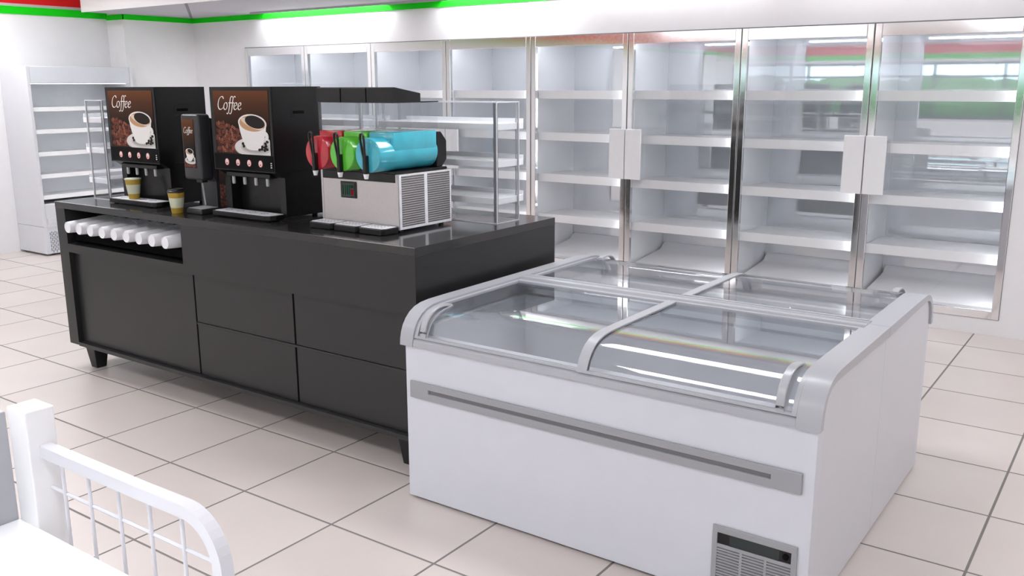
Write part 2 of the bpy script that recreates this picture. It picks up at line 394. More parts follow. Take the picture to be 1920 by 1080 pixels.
# ------------------------------------------------------------------ glass door coolers
PITCH = (CX1-CX0)/8
def make_cooler(x0, side, first):
    """one bay, left edge x0; side: +1 handle on right edge, -1 on left edge"""
    x1 = x0+PITCH
    t = thing('glass_door_cooler', '', 'cooler', ((x0+x1)/2, YB, CZ0), 'row of built in glass door coolers')
    y0, y1 = YB+.03, 7.14
    c = MB()
    c.box(x0+.0005, x0+.022, y0, y1, CZ0, CZ1-.001); c.box(x1-.022, x1-.0005, y0, y1, CZ0, CZ1-.001)
    c.box(x0+.022, x1-.022, y1-.05, y1, CZ0, CZ1-.001); c.box(x0+.022, x1-.022, y0, y1-.05, CZ1-.05, CZ1-.001)
    c.box(x0+.022, x1-.022, y0, y1-.05, CZ0, CZ0+.03)
    c.build('cabinet_liner', 'liner', t)
    MB().box(x0+.0225, x1-.0225, 7.084, 7.0895, .137, CZ1-.052).build('back_panel', 'mirror', t)
    dk = MB()     # bent deck plate at the bottom
    dk.prism([(6.50, .137), (6.50, .168), (6.53, .182), (6.60, .190), (6.93, .222), (6.99, .232), (7.03, .262), (7.07, .275), (7.083, .275), (7.083, .137)], 'x', x0+.05, x1-.05)
    dk.build('deck_plate', 'shelf', t, smooth=True)
    for z in (1.553, 1.209, .862, .519):
        s_ = MB()
        s_.box(x0+.03, x1-.045, 6.515, 6.97, z-.030, z-.012)
        s_.prism([(6.498, z), (6.498, z-.066), (6.504, z-.068), (6.515, z-.064), (6.515, z-.002)], 'x', x0+.03, x1-.045)
        s_.build('shelf', 'shelf', t)
    MB().box(x0+.08, x1-.08, y0+.012, y0+.032, CZ1-.062, CZ1-.052, .002).build('fill_light_strip', 'fill_tube', t)  # added glowing strip, brightens the bay from above
    MB().box(x1-.034, x1-.026, y0+.008, y0+.030, .22, 1.88, .002).build('fill_light_strip', 'fill_soft', t)  # added glowing strip behind the stile, brightens the shelves
    # door
    fw_ = .044; f = MB(); a, b_ = x0+.003, x1-.003; za, zb = CZ0+.004, CZ1-.006
    yf0, yf1 = YB-.012, YB+.026
    f.box(a, a+fw_, yf0, yf1, za, zb, .003); f.box(b_-fw_, b_, yf0, yf1, za, zb, .003)
    f.box(a+fw_, b_-fw_, yf0, yf1, zb-.082, zb, .003); f.box(a+fw_, b_-fw_, yf0, yf1, za, za+.052, .003)
    dr = f.build('door', 'alu', t)
    gk = MB()      # dark gasket line between doors
    gk.box(x0+.0002, x0+.003, YB-.004, YB+.03, za, zb); gk.box(x1-.003, x1-.0002, YB-.004, YB+.03, za, zb)
    gk.box(x0, x1, YB-.004, YB+.03, zb, CZ1-.0005)
    gk.build('gasket', 'slot', t)
    MB().box(a+fw_, b_-fw_, YB+.004, YB+.010, za+.052, zb-.082).build('glass_pane', 'glass', dr)
    if side > 0: hx0, hx1 = x1-.138, x1-.004
    else: hx0, hx1 = x0+.004, x0+.138
    h_ = MB(); h_.box(hx0, hx1, YB-.040, YB-.020, .868, 1.258, .003); h_.box(hx0+.03 if side < 0 else hx1-.045, hx0+.045 if side < 0 else hx1-.03, YB-.021, YB-.0125, .90, 1.22)
    h_.build('door_handle', 'shelf', dr)
    return t
ords = ['leftmost', 'second from left', 'third from left', 'fourth from left', 'fourth from right', 'third from right', 'second from right', 'rightmost']
where = ['top showing above the left coffee machine', 'behind the right coffee machine', 'behind the slush machine lid', 'behind the clear case',
         'just past the dark counter end', 'behind the rear left lid of the freezer', 'behind the middle of the white freezer', 'beside the plain right wall']
protoA = make_cooler(CX0, 1, True); protoB = make_cooler(CX0+PITCH, -1, True)
for i in range(8):
    t = (protoA if i == 0 else protoB if i == 1 else copy_tree(protoA if i % 2 == 0 else protoB))
    t.location = (CX0+PITCH*(i+.5), YB, CZ0)
    t['label'] = 'glass door cooler, %s of eight, %s' % (ords[i], where[i])

# ------------------------------------------------------------------ open multideck by the left wall
def multideck():
    ya, yb, xa, xb = 4.44, 5.515, XW+.004, -8.645
    t = thing('open_display_cooler', 'white open shelf cooler standing against the left wall', 'cooler', ((xa+xb)/2, (ya+yb)/2, 0))
    for y in (ya, yb-.03):
        MB().box(xa, xb, y, y+.03, .28, 1.785, .004).build('side_panel', 'whiteside', t)
        MB().box(xa, xb, y, y+.03, .02, .278, .003).build('side_skirt', 'whiteside', t)
    MB().box(xa, xa+.04, ya+.03, yb-.03, .28, 1.78).build('back_panel', 'liner', t)
    MB().box(xa, xb-.004, ya+.03, yb-.03, 1.628, 1.785, .006).build('canopy', 'white', t)
    MB().box(xa, xb-.01, ya+.03, yb-.03, .27, .50, .01).build('bumper', 'whiteside', t)
    for z in (1.627, 1.375, 1.167, .957, .747): MB().box(xb-.075, xb-.055, ya+.05, yb-.05, z-.006, z-.0005, .001).build('fill_light_strip', 'fill_deck', t)  # added glowing strips, brighten the shelves below them
    for z in (1.408, 1.20, .99, .78, .58):
        s = MB(); s.box(xa+.04, xb-.035, ya+.03, yb-.03, z-.032, z-.018); s.box(xb-.038, xb-.03, ya+.03, yb-.03, z-.040, z, .002)
        s.build('shelf', 'shelf', t)
    MB().box(xa, xb-.02, ya+.03, yb-.03, .02, .27).build('base', 'whiteside', t)
    g = MB(); g.box(xb-.02, xb-.004, ya+.03, yb-.03, .02, .25, .002, 'white')
    y = ya+.05; k = 0
    while y < yb-.06:
        z = .045 if k % 2 == 0 else .028
        while z < .22:
            g.box(xb-.0042, xb-.0030, y, y+.008, z, min(z+.030, .235), 0, 'slot'); z += .038
        y += .0165; k += 1
    g.build('vent_grille', None, t)
    MB().box(xb-.01, xb-.002, ya+.045, ya+.17, .31, .36, .003).build('control_plate', 'whiteside', t)
    for y in (ya+.05, yb-.05):
        for x in (xa+.05, xb-.05): MB().lathe([(.02, 0), (.02, .021)], (x, y, 0), n=12).build('foot', 'slot', t)
multideck()

# ------------------------------------------------------------------ counter
CT = .973
IX0, IX1, IY0, IY1 = -5.035, -2.362, 2.660, 3.683
def counter():
    t = thing('counter', 'long dark grey counter carrying the coffee and slush machines', 'counter', ((IX0+IX1)/2, (IY0+IY1)/2, 0))
    MB().box(IX0, IX1, IY0, IY1, .937, CT, .0015).build('worktop', 'chartop', t)
    z0, zt, yb, rz = .150, .9365, IY0+.03, .693
    nx0, nx1, nz0 = -4.942, -3.886, .740
    b = MB()
    b.box(IX0+.001, nx0, IY0+.001, IY1-.001, z0+.001, zt)              # left end board (stile)
    b.box(nx0, nx1, IY0+.001, IY1-.3, rz, nz0)                            # board under the niche
    b.box(nx1, IX1-.024, IY0+.001, IY0+.25, rz, zt)                 # upper apron
    b.box(IX1-.024, IX1-.001, IY0+.001, IY1-.001, z0+.001, zt)       # right end board
    b.box(nx0, IX1-.0245, IY1-.02, IY1-.001, z0, zt)                            # rear board
    b.box(nx0, nx1, IY0+.45, IY0+.47, nz0+.001, zt-.001)                        # niche back
    b.box(nx1-.0005, nx1+.018, IY0+.252, IY0+.45, nz0+.001, zt-.001)
    b.box(nx0-.0002, IX1-.0245, IY0+.001, IY1-.03, z0-.004, z0+.018, .001)         # bottom board
    b.box(nx0, IX1-.0245, yb+.035, yb+.045, z0+.02, rz-.001)                    # dark carcass front
    b.build('carcass', 'charcoal', t)
    MB().box(nx0+.001, nx1-.001, 2.700, 3.0, .757, .8005).build('cup_rack', 'chardark', t)  # added support board, black to stand for the shade below the cups
    for x in (nx0+.03, (nx0+nx1)/2, nx1-.03): pass
    g = .012
    cols = [(-4.941, -3.860), (-3.848, -3.132), (-3.120, IX1-.026)]
    MB().box(cols[0][0], cols[0][1], yb, yb+.02, z0+.019, rz-.002, .0015).build('door', 'charcoal', t)
    for a, c in cols[1:]:
        MB().box(a, c, yb, yb+.02, .446, rz-.002, .0015).build('drawer', 'charcoal', t)
        MB().box(a, c, yb, yb+.02, z0+.019, .432, .0015).build('drawer', 'charcoal', t)
    for a in (-3.860, -3.132):
        MB().box(a+.0002, a+.0118, yb+.012, yb+.034, z0+.019, rz-.002).build('gap_shade_strip', 'chardark', t)  # black strip stands for the shade inside the gap
    MB().box(cols[1][0], IX1-.026, yb-.004, yb+.03, .4335, .4445).build('rail', 'charcoal', t)
    for x in (-4.93, IX1-.13):
        for y in (IY0+.10, IY1-.10):
            l = MB(); bm = bmesh.new()
            v = [bm.verts.new((x+sx*a, y+sy*a, z)) for z, a in ((.146, .048), (0.0, .030)) for sx, sy in ((-1, -1), (1, -1), (1, 1), (-1, 1))]
            bm.faces.new(v[:4]); bm.faces.new(v[4:])
            for i in range(4): bm.faces.new((v[i], v[(i+1) % 4], v[4+(i+1) % 4], v[4+i]))
            bmesh.ops.recalc_face_normals(bm, faces=bm.faces[:])
            bmesh.ops.bevel(bm, geom=bm.edges[:], offset=.004, segments=2, affect='EDGES', profile=.5)
            l._merge(bm, None); l.build('leg', 'black', t)
counter()

# paper cups lying in the niche
def cup_stack():
    t = thing('paper_cup_stack', '', 'cups', (0, 2.625, .843), 'white cup stacks in the counter niche')
    c = MB(); c.lathe([(.0, 2.629), (.0275, 2.629), (.0285, 2.6255), (.0300, 2.625), (.0308, 2.629), (.0408, 2.812), (.0425, 2.814), (.0425, 2.818), (.0412, 2.820), (.040, 2.819)], (0, 0, .843), axis='y', n=40, cap=False)
    c.build('outer_cup', 'cup', t, smooth=True)
    r = MB()
    for k in range(0, 6):
        y = 2.820+k*.012; r.lathe([(.0405, y), (.0425, y+.001), (.0425, y+.005), (.0412, y+.006), (.0405, y+.012)], (0, 0, .843), axis='y', n=40, cap=(k == 5))
    r.build('nested_rims', 'cup', t, smooth=True)
    return t
cs = cup_stack()
cpos = ['first from the left end of the niche', 'second from the left end of the niche', 'third from the left end of the niche', 'fourth from the left end of the niche',
        'middle one of the nine', 'fourth from the right end of the niche', 'third from the right end of the niche', 'second from the right end of the niche', 'rightmost, partly cut off by the niche edge']
for i in range(9):
    t = cs if i == 0 else copy_tree(cs)
    t.location = (-4.862+i*.1113, 2.625, .8435)
    t['label'] = 'white paper cup stack lying on its side, ' + cpos[i]

# ------------------------------------------------------------------ printed artwork
def W2(x0, z0, w, h, u, v, y): return Vector((x0+u*w, y, z0+v*h))
LET = {  # strokes in letter space, x-height 1, baseline 0
 'C': (1.15, [[(1.10, 1.55), (1.0, 1.80), (.80, 1.90), (.55, 1.80), (.30, 1.45), (.18, .95), (.20, .45), (.38, .10), (.65, .0), (.92, .10), (1.08, .28)]]),
 'o': (.80, [[(.42, 1.0), (.20, .90), (.08, .55), (.10, .2), (.28, .0), (.50, .06), (.66, .38), (.66, .75), (.55, .96), (.42, 1.0)]]),
 'f': (.50, [[(.78, 1.78), (.66, 1.92), (.50, 1.88), (.38, 1.6), (.32, 1.0), (.24, .1), (.14, -.45), (.0, -.62), (-.16, -.52)], [(.08, .98), (.62, .98)]]),
 'e': (.72, [[(.12, .48), (.36, .56), (.56, .72), (.54, .95), (.36, 1.0), (.16, .82), (.08, .45), (.16, .10), (.36, .0), (.56, .12), (.64, .24)]]),
}
def smooth_line(p, k=4):
    out = []
    for i in range(len(p)-1):
        p0 = p[max(i-1, 0)]; p1 = p[i]; p2 = p[i+1]; p3 = p[min(i+2, len(p)-1)]
        for j in range(k):
            t = j/k
            out.append(tuple(.5*((2*p1[a])+(-p0[a]+p2[a])*t+(2*p0[a]-5*p1[a]+4*p2[a]-p3[a])*t*t+(-p0[a]+3*p1[a]-3*p2[a]+p3[a])*t**3) for a in (0, 1)))
    out.append(p[-1]); return out
def lettering(mb, text, x, z, xh, y, squeeze=.8, weight=.085, depth=.0006):
    cur = 0
    for ch in text:
        adv, strokes = LET[ch]
        for st in strokes:
            pts = smooth_line(st) if len(st) > 2 else st
            P = [((px+.13*pz)*squeeze*xh+cur, pz*xh) for px, pz in pts]
            n = len(P); L = []; Rr = []
            for i in range(n):
                a = P[max(i-1, 0)]; b = P[min(i+1, n-1)]; dx, dz = b[0]-a[0], b[1]-a[1]; l = math.hypot(dx, dz) or 1
                th = math.atan2(dz, dx); wv = weight*xh*(.42+.9*abs(math.sin(th-R(25))))
                nx, nz = -dz/l*wv, dx/l*wv
                L.append((x+P[i][0]+nx, z+P[i][1]+nz)); Rr.append((x+P[i][0]-nx, z+P[i][1]-nz))
            for i in range(n-1):
                mb.poly([(L[i][0], y, L[i][1]), (L[i+1][0], y, L[i+1][1]), (Rr[i+1][0], y, Rr[i+1][1]), (Rr[i][0], y, Rr[i][1])])
        cur += adv*squeeze*xh
def ell(cx, cz, a, b, y, n=28, rot=0, a0=0, a1=360):
    out = []
    full = abs(a1-a0) >= 360
    for i in range(n if full else n+1):
        t = R(a0+(a1-a0)*i/n); u, v = a*math.cos(t), b*math.sin(t)
        out.append((cx+u*math.cos(rot)-v*math.sin(rot), y, cz+u*math.sin(rot)+v*math.cos(rot)))
    return out
def cup_art(x, z, s, y, sz=None, clip=None):
    """printed cup and saucer; x,z bottom of the cup, s / sz scales across / up, clip = (x0, x1, z0, z1) of the print"""
    sz = sz or s; e = .00025; c = MB()
    def P(pts, yy, m):
        out = []
        for u, v in pts:
            px, pz = x+u*s, z+v*sz
            if clip: px = min(max(px, clip[0]), clip[1]); pz = min(max(pz, clip[2]), clip[3])
            out.append((px, yy, pz))
        c.poly(out, m)
    def E(cu, cv, a, b, rot=0, n=32):
        return [(cu+a*math.cos(t)*math.cos(rot)-b*math.sin(t)*math.sin(rot), cv+a*math.cos(t)*math.sin(rot)+b*math.sin(t)*math.cos(rot)) for t in [2*math.pi*i/n for i in range(n)]]
    P(E(.12, .08, .86, .40), y, 'pcup2'); P(E(.12, .10, .83, .375), y-e, 'pcup3'); P(E(.10, .09, .60, .24), y-1.5*e, 'pcup2'); P(E(.08, .08, .50, .17), y-2*e, 'pcup4')
    for q in range(-80, 80, 20):
        a0, a1 = R(q), R(q+20); o_, i_ = (.14, .20), (.02, .03)
        P([(.44+o_[0]*math.cos(a0), .50+o_[1]*math.sin(a0)), (.44+o_[0]*math.cos(a1), .50+o_[1]*math.sin(a1)), (.44+i_[0]*math.cos(a1), .50+i_[1]*math.sin(a1)), (.44+i_[0]*math.cos(a0), .50+i_[1]*math.sin(a0))], y-3*e, 'pcup')
    body = [(-.52, .92), (-.48, .66), (-.41, .38), (-.30, .12)]+[(.29*math.cos(R(q)), .10+.11*math.sin(R(q))) for q in range(190, 351, 20)]+[(.31, .12), (.42, .40), (.49, .70), (.52, .96)]
    P(body, y-4*e, 'pcup')
    P(E(0, .97, .535, .33, R(-5)), y-5*e, 'pcup'); P(E(0, .96, .485, .285, R(-5)), y-6*e, 'foam')
    P(E(-.01, .95, .44, .13, R(-24)), y-6.5*e, 'foam2'); P(E(.10, 1.02, .375, .22, R(-16)), y-7*e, 'coffee')
    for bx, bz in ((-.40, .22), (-.37, .13), (.22, .02), (.31, .05), (.41, .01), (.33, .13), (.43, .11), (.50, .05), (.45, .25), (.52, .32), (.47, .17)):
        P(E(bx, bz, .058, .050, bx*5, 10), y-5*e, 'coffee')
    return c
def bean_art(x0, x1, z0, z1, y, size, toprag=.1, seed=1):
    rnd = random.Random(seed); c = MB()
    c.poly([(x0, y, z0), (x1, y, z0), (x1, y, z1-size*1.5), (x0, y, z1-size)], 'beanbg')
    k = 0; z = z1; row = 0
    while z > z0+size*.4:
        x = x0+size*(.5 if row % 2 else .9)
        while x < x1-size*.4:
            zz = z+rnd.uniform(-.35, .35)*size-max(0, (x-x0)/(x1-x0)-.35)*(z1-z0)*.45*(1 if z > z0+(z1-z0)*.6 else 0); a = rnd.uniform(.62, .8)*size; b = a*rnd.uniform(.62, .78); ro = rnd.uniform(0, 3.14)
            xx = x+rnd.uniform(-.25, .25)*size; k += 1; yy = y-.0003-.0001*(k % 7)
            if xx-a > x0-.3*size and xx+a*.8 < x1+.01 and zz-b > z0-.2*size:
                lo = max(z0, zz-a)
                pts = [(min(max(p[0], x0), x1), p[1], max(p[2], z0)) for p in ell(xx, zz, a, b, yy, 12, ro)]
                c.poly(pts, rnd.choice(['bean1', 'bean1', 'bean2', 'bean3']))
                c.poly([(min(max(p[0], x0), x1), p[1], max(p[2], z0)) for p in ell(xx, zz, a*.85, b*.13, yy-.00008, 8, ro)], 'beanbg')
            x += size*1.22
        z -= size*.98; row += 1
    return c

# ------------------------------------------------------------------ coffee machines
MX0, MX1, MYF, MYB, MZT = -3.810, -3.365, 2.831, 3.138, 1.595
def coffee_machine():
    t = thing('coffee_machine', '', 'coffee machine', ((MX0+MX1)/2, (MYF+MYB)/2, CT), 'black coffee machines on the counter')
    b = MB(); zl = .986; yl = 2.888
    b.prism([(MYF+.008, MZT), (MYF+.008, 1.205), (yl, 1.174), (yl+.03, 1.174), (yl+.03, 1.20), (MYB, 1.20), (MYB, MZT)], 'x', MX0, MX1)
    b.box(MX0, MX0+.045, yl, MYB, zl, 1.1995); b.box(MX1-.040, MX1, yl, MYB, zl, 1.1995)
    b.box(MX0+.045, MX1-.040, yl+.06, MYB, zl, 1.1995)
    b.build('housing', 'black', t)
    MB().box(MX0, MX1, MYF, MYF+.0078, 1.199, MZT, .002).build('front_door', 'black', t)
    po = MB().box(MX0+.028, MX1-.018, MYF-.002, MYF-.0002, 1.281, 1.577).build('poster', 'poster', t)
    y = MYF-.0026
    x0, x1, z0, z1 = MX0+.028, MX1-.018, 1.281, 1.577
    bean_art(x0+.004, x0+.20, z0+.001, z0+.142, y, .0150, seed=3).build('bean_picture', None, po)
    cup_art(x0+.282, z0+.022, .190, y-.0012, sz=.128, clip=(x0, x1, z0, z1)).build('cup_picture', None, po)
    l = MB(); lettering(l, 'Coffee', x0+.026, z0+.208, .032, y, 1.30, .080); l.build('lettering', 'text', po)
    pn = MB().box(MX0+.010, MX1-.006, MYF-.002, MYF-.0002, 1.205, 1.2795).build('button_panel', 'blackgloss', t)
    for i in range(4):
        bx = -3.706+i*.082
        bt = MB(); bt.prism([(bx+.0145*math.cos(R(a)), 1.240+.0165*math.sin(R(a))) for a in range(0, 360, 15)], 'y', MYF-.0035, MYF-.002, m='btnred')
        bt.prism([(bx+.0128*math.cos(R(a)), 1.240+.0148*math.sin(R(a))) for a in range(0, 360, 15)], 'y', MYF-.0042, MYF-.0034, m='btn')
        yy = MYF-.0046
        bt.poly([(bx-.006, yy, 1.238), (bx+.004, yy, 1.238), (bx+.003, yy, 1.230), (bx-.005, yy, 1.230)], 'btnred')
        bt.poly([(bx+.004, yy, 1.237), (bx+.007, yy, 1.236), (bx+.0065, yy, 1.233), (bx+.004, yy, 1.232)], 'btnred')
        for k in range(i % 3+1): bt.poly([(bx-.005+k*.004, yy, 1.240), (bx-.0037+k*.004, yy, 1.240), (bx-.0032+k*.004, yy, 1.247), (bx-.0045+k*.004, yy, 1.247)], 'btnred')
        bt.build('button', None, t)
    dt = MB()
    for z in (1.2455, 1.2355, 1.2255): dt.box(-3.389, -3.381, MYF-.0032, MYF-.0022, z-.0028, z+.0028)
    dt.build('indicator_dots', 'whitedot', t)
    for i in range(4):
        nx = -3.716+i*.0835
        n = MB(); n.lathe([(.0085, 1.172), (.0085, 1.135), (.0065, 1.130)], (nx, 2.868, 0), n=16); n.build('nozzle', 'nozzle', t, smooth=True)
    nb = MB(); nb.box(-3.75, -3.43, 2.852, 2.90, 1.168, 1.19, .004); nb.build('nozzle_bar', 'black', t)
    # drip tray
    tr = MB(); out = [(MX0+.012, 2.910), (MX0+.012, 2.797), (MX0+.022, 2.789), (MX1-.05, 2.789), (MX1-.02, 2.803), (MX1-.012, 2.83), (MX1-.012, 2.886), (MX1-.05, 2.886), (MX1-.05, 2.910)]
    tr.prism([(MX0+.004, 2.886), (MX0+.004, 2.797), (MX0+.014, 2.789), (MX1-.05, 2.789), (MX1-.02, 2.803), (MX1-.008, 2.83), (MX1-.008, 2.886)], 'z', .978, 1.000, .002)
    td = tr.build('drip_tray', 'black', t)
    gr = MB(); gr.prism([(MX0+.018, 2.884), (MX0+.018, 2.803), (MX0+.022, 2.799), (MX1-.055, 2.799), (MX1-.03, 2.810), (MX1-.022, 2.835), (MX1-.022, 2.884)], 'z', 1.000, 1.0025, m='grate')
    for i in range(4):
        cx = MX0+.075+i*.088
        for a in range(0, 360, 45): gr.box(cx+.016*math.cos(R(a))-.004, cx+.016*math.cos(R(a))+.004, 2.842+.016*math.sin(R(a))-.0015, 2.842+.016*math.sin(R(a))+.0015, 1.0024, 1.0030, m='grating_hole')
    gr.build('tray_grate', None, td)
    for x in (MX0+.04, MX1-.045):
        for y_ in (2.815, MYB-.035):
            MB().lathe([(.013, CT+.0005), (.015, CT+.006), (.015, .993 if y_ > 2.9 else .979)], (x, y_, 0), n=16).build('foot', 'black', t, smooth=True)
    # recessed grip on the right side
    s = MB(); s.box(MX1, MX1+.0015, 2.945, 3.035, 1.452, 1.500, .0006, 'black'); s.box(MX1+.0012, MX1+.0022, 2.957, 3.025, 1.470, 1.484, 0, 'blackgloss')
    s.build('side_grip', None, t)
    return t
cm = coffee_machine()
cm['label'] = 'right black coffee machine, next to the slush machine, coffee poster on its front'
cm2 = copy_tree(cm); cm2.location = (cm.location.x-.900, cm.location.y, cm.location.z)
cm2['label'] = 'left black coffee machine near the counter end, one paper cup on its drip tray'

def slim_dispenser():
    x0, x1, yf = -4.018, -3.876, 2.800
    t = thing('coffee_dispenser', 'slim dark grey coffee dispenser standing between the two coffee machines', 'dispenser', ((x0+x1)/2, 2.88, CT))
    b = MB()
    b.box(x0, x1, yf, yf+.075, 1.140, 1.464, .014, seg=4)
    b.build('head', 'dispenser', t, smooth=True)
    c = MB(); c.prism([(yf+.06, 1.17), (yf+.06, 1.450), (yf+.105, 1.435), (yf+.105, CT+.001), (yf+.085, CT+.001), (yf+.085, 1.13)], 'x', x0+.012, x1-.004, .002)
    c.build('column', 'dispenser', t)
    px0, px1, pz0, pz1 = x0+.016, x1-.036, 1.200, 1.438
    po = MB().box(px0, px1, yf-.0022, yf-.0002, pz0, pz1).build('poster', 'poster', t)
    y = yf-.0026
    bean_art(px0, px1, pz0, pz0+.034, y, .0055, seed=5).build('bean_picture', None, po)
    cup_art((px0+px1)/2+.004, pz0+.034, .058, y-.001, sz=.048, clip=(px0, px1, pz0, pz1)).build('cup_picture', None, po)
    l = MB(); lettering(l, 'Coffee', px0+.008, pz1-.066, .0150, y, 1.12, .085); l.build('lettering', 'text', po)
    MB().tube([(-3.935, yf+.045, 1.142), (-3.935, yf+.045, 1.128), (-3.93, yf+.05, 1.01)], .005).build('spout', 'trimdark', t, smooth=True)
    MB().box(-3.958, -3.912, yf+.025, yf+.060, 1.125, 1.1405, .003).build('spout_holder', 'dispenser', t)
    tr = MB(); tr.box(-3.985, -3.862, 2.772, 2.884, CT+.0005, CT+.026, .005); td = tr.build('drip_tray', 'dispenser', t)
    MB().box(-3.977, -3.870, 2.780, 2.876, CT+.0262, CT+.029, .001).build('tray_grate', 'nozzle', td)
slim_dispenser()
# narrow bean poster panel seen between dispenser and right machine
def panel():
    t = thing('bean_poster', 'narrow brown coffee bean poster board behind the slim dispenser', 'poster', (-3.98, 3.03, CT))
    p = MB().box(-4.16, -3.822, 3.005, 3.017, CT+.0005, 1.27, .001).build('board', 'poster', t)
    bean_art(-4.158, -3.905, CT+.004, CT+.135, 3.0045, .012, seed=9).build('bean_picture', None, t)
panel()

# ------------------------------------------------------------------ takeaway cups
def cup(loc, label, lid):
    x, y, z = loc; t = thing('takeaway_cup', label, 'cup', loc, 'ochre and cream takeaway cups')
    def rr(h): return .0275+(.0415-.0275)*h/.108
    for name, a, b_, mt in (('lower_band', 0, .028, 'ochre'), ('middle_sleeve', .028, .078, 'cream'), ('upper_band', .078, .104, 'ochre')):
        m = MB(); m.lathe([(rr(a), z+a), (rr(b_), z+b_)], (x, y, 0), n=40); m.build(name, mt, t, smooth=True)
    if lid:
        m = MB(); m.lathe([(.0428, z+.1042), (.0435, z+.107), (.0432, z+.112), (.040, z+.114), (.0385, z+.121), (.034, z+.123), (.033, z+.120)], (x, y, 0), n=40); m.build('lid', 'black', t, smooth=True)
    else:
        m = MB(); m.lathe([(.0420, z+.1042), (.0432, z+.106), (.0432, z+.110), (.0410, z+.111), (.039, z+.1115)], (x, y, 0), n=40); m.build('lid', 'cream', t, smooth=True)
cup((-4.530, 2.835, 1.0033), 'ochre and cream paper cup standing on the left machine drip tray', False)
cup((-4.030, 2.752, CT+.0005), 'ochre and cream paper cup with black lid, standing on the counter', True)

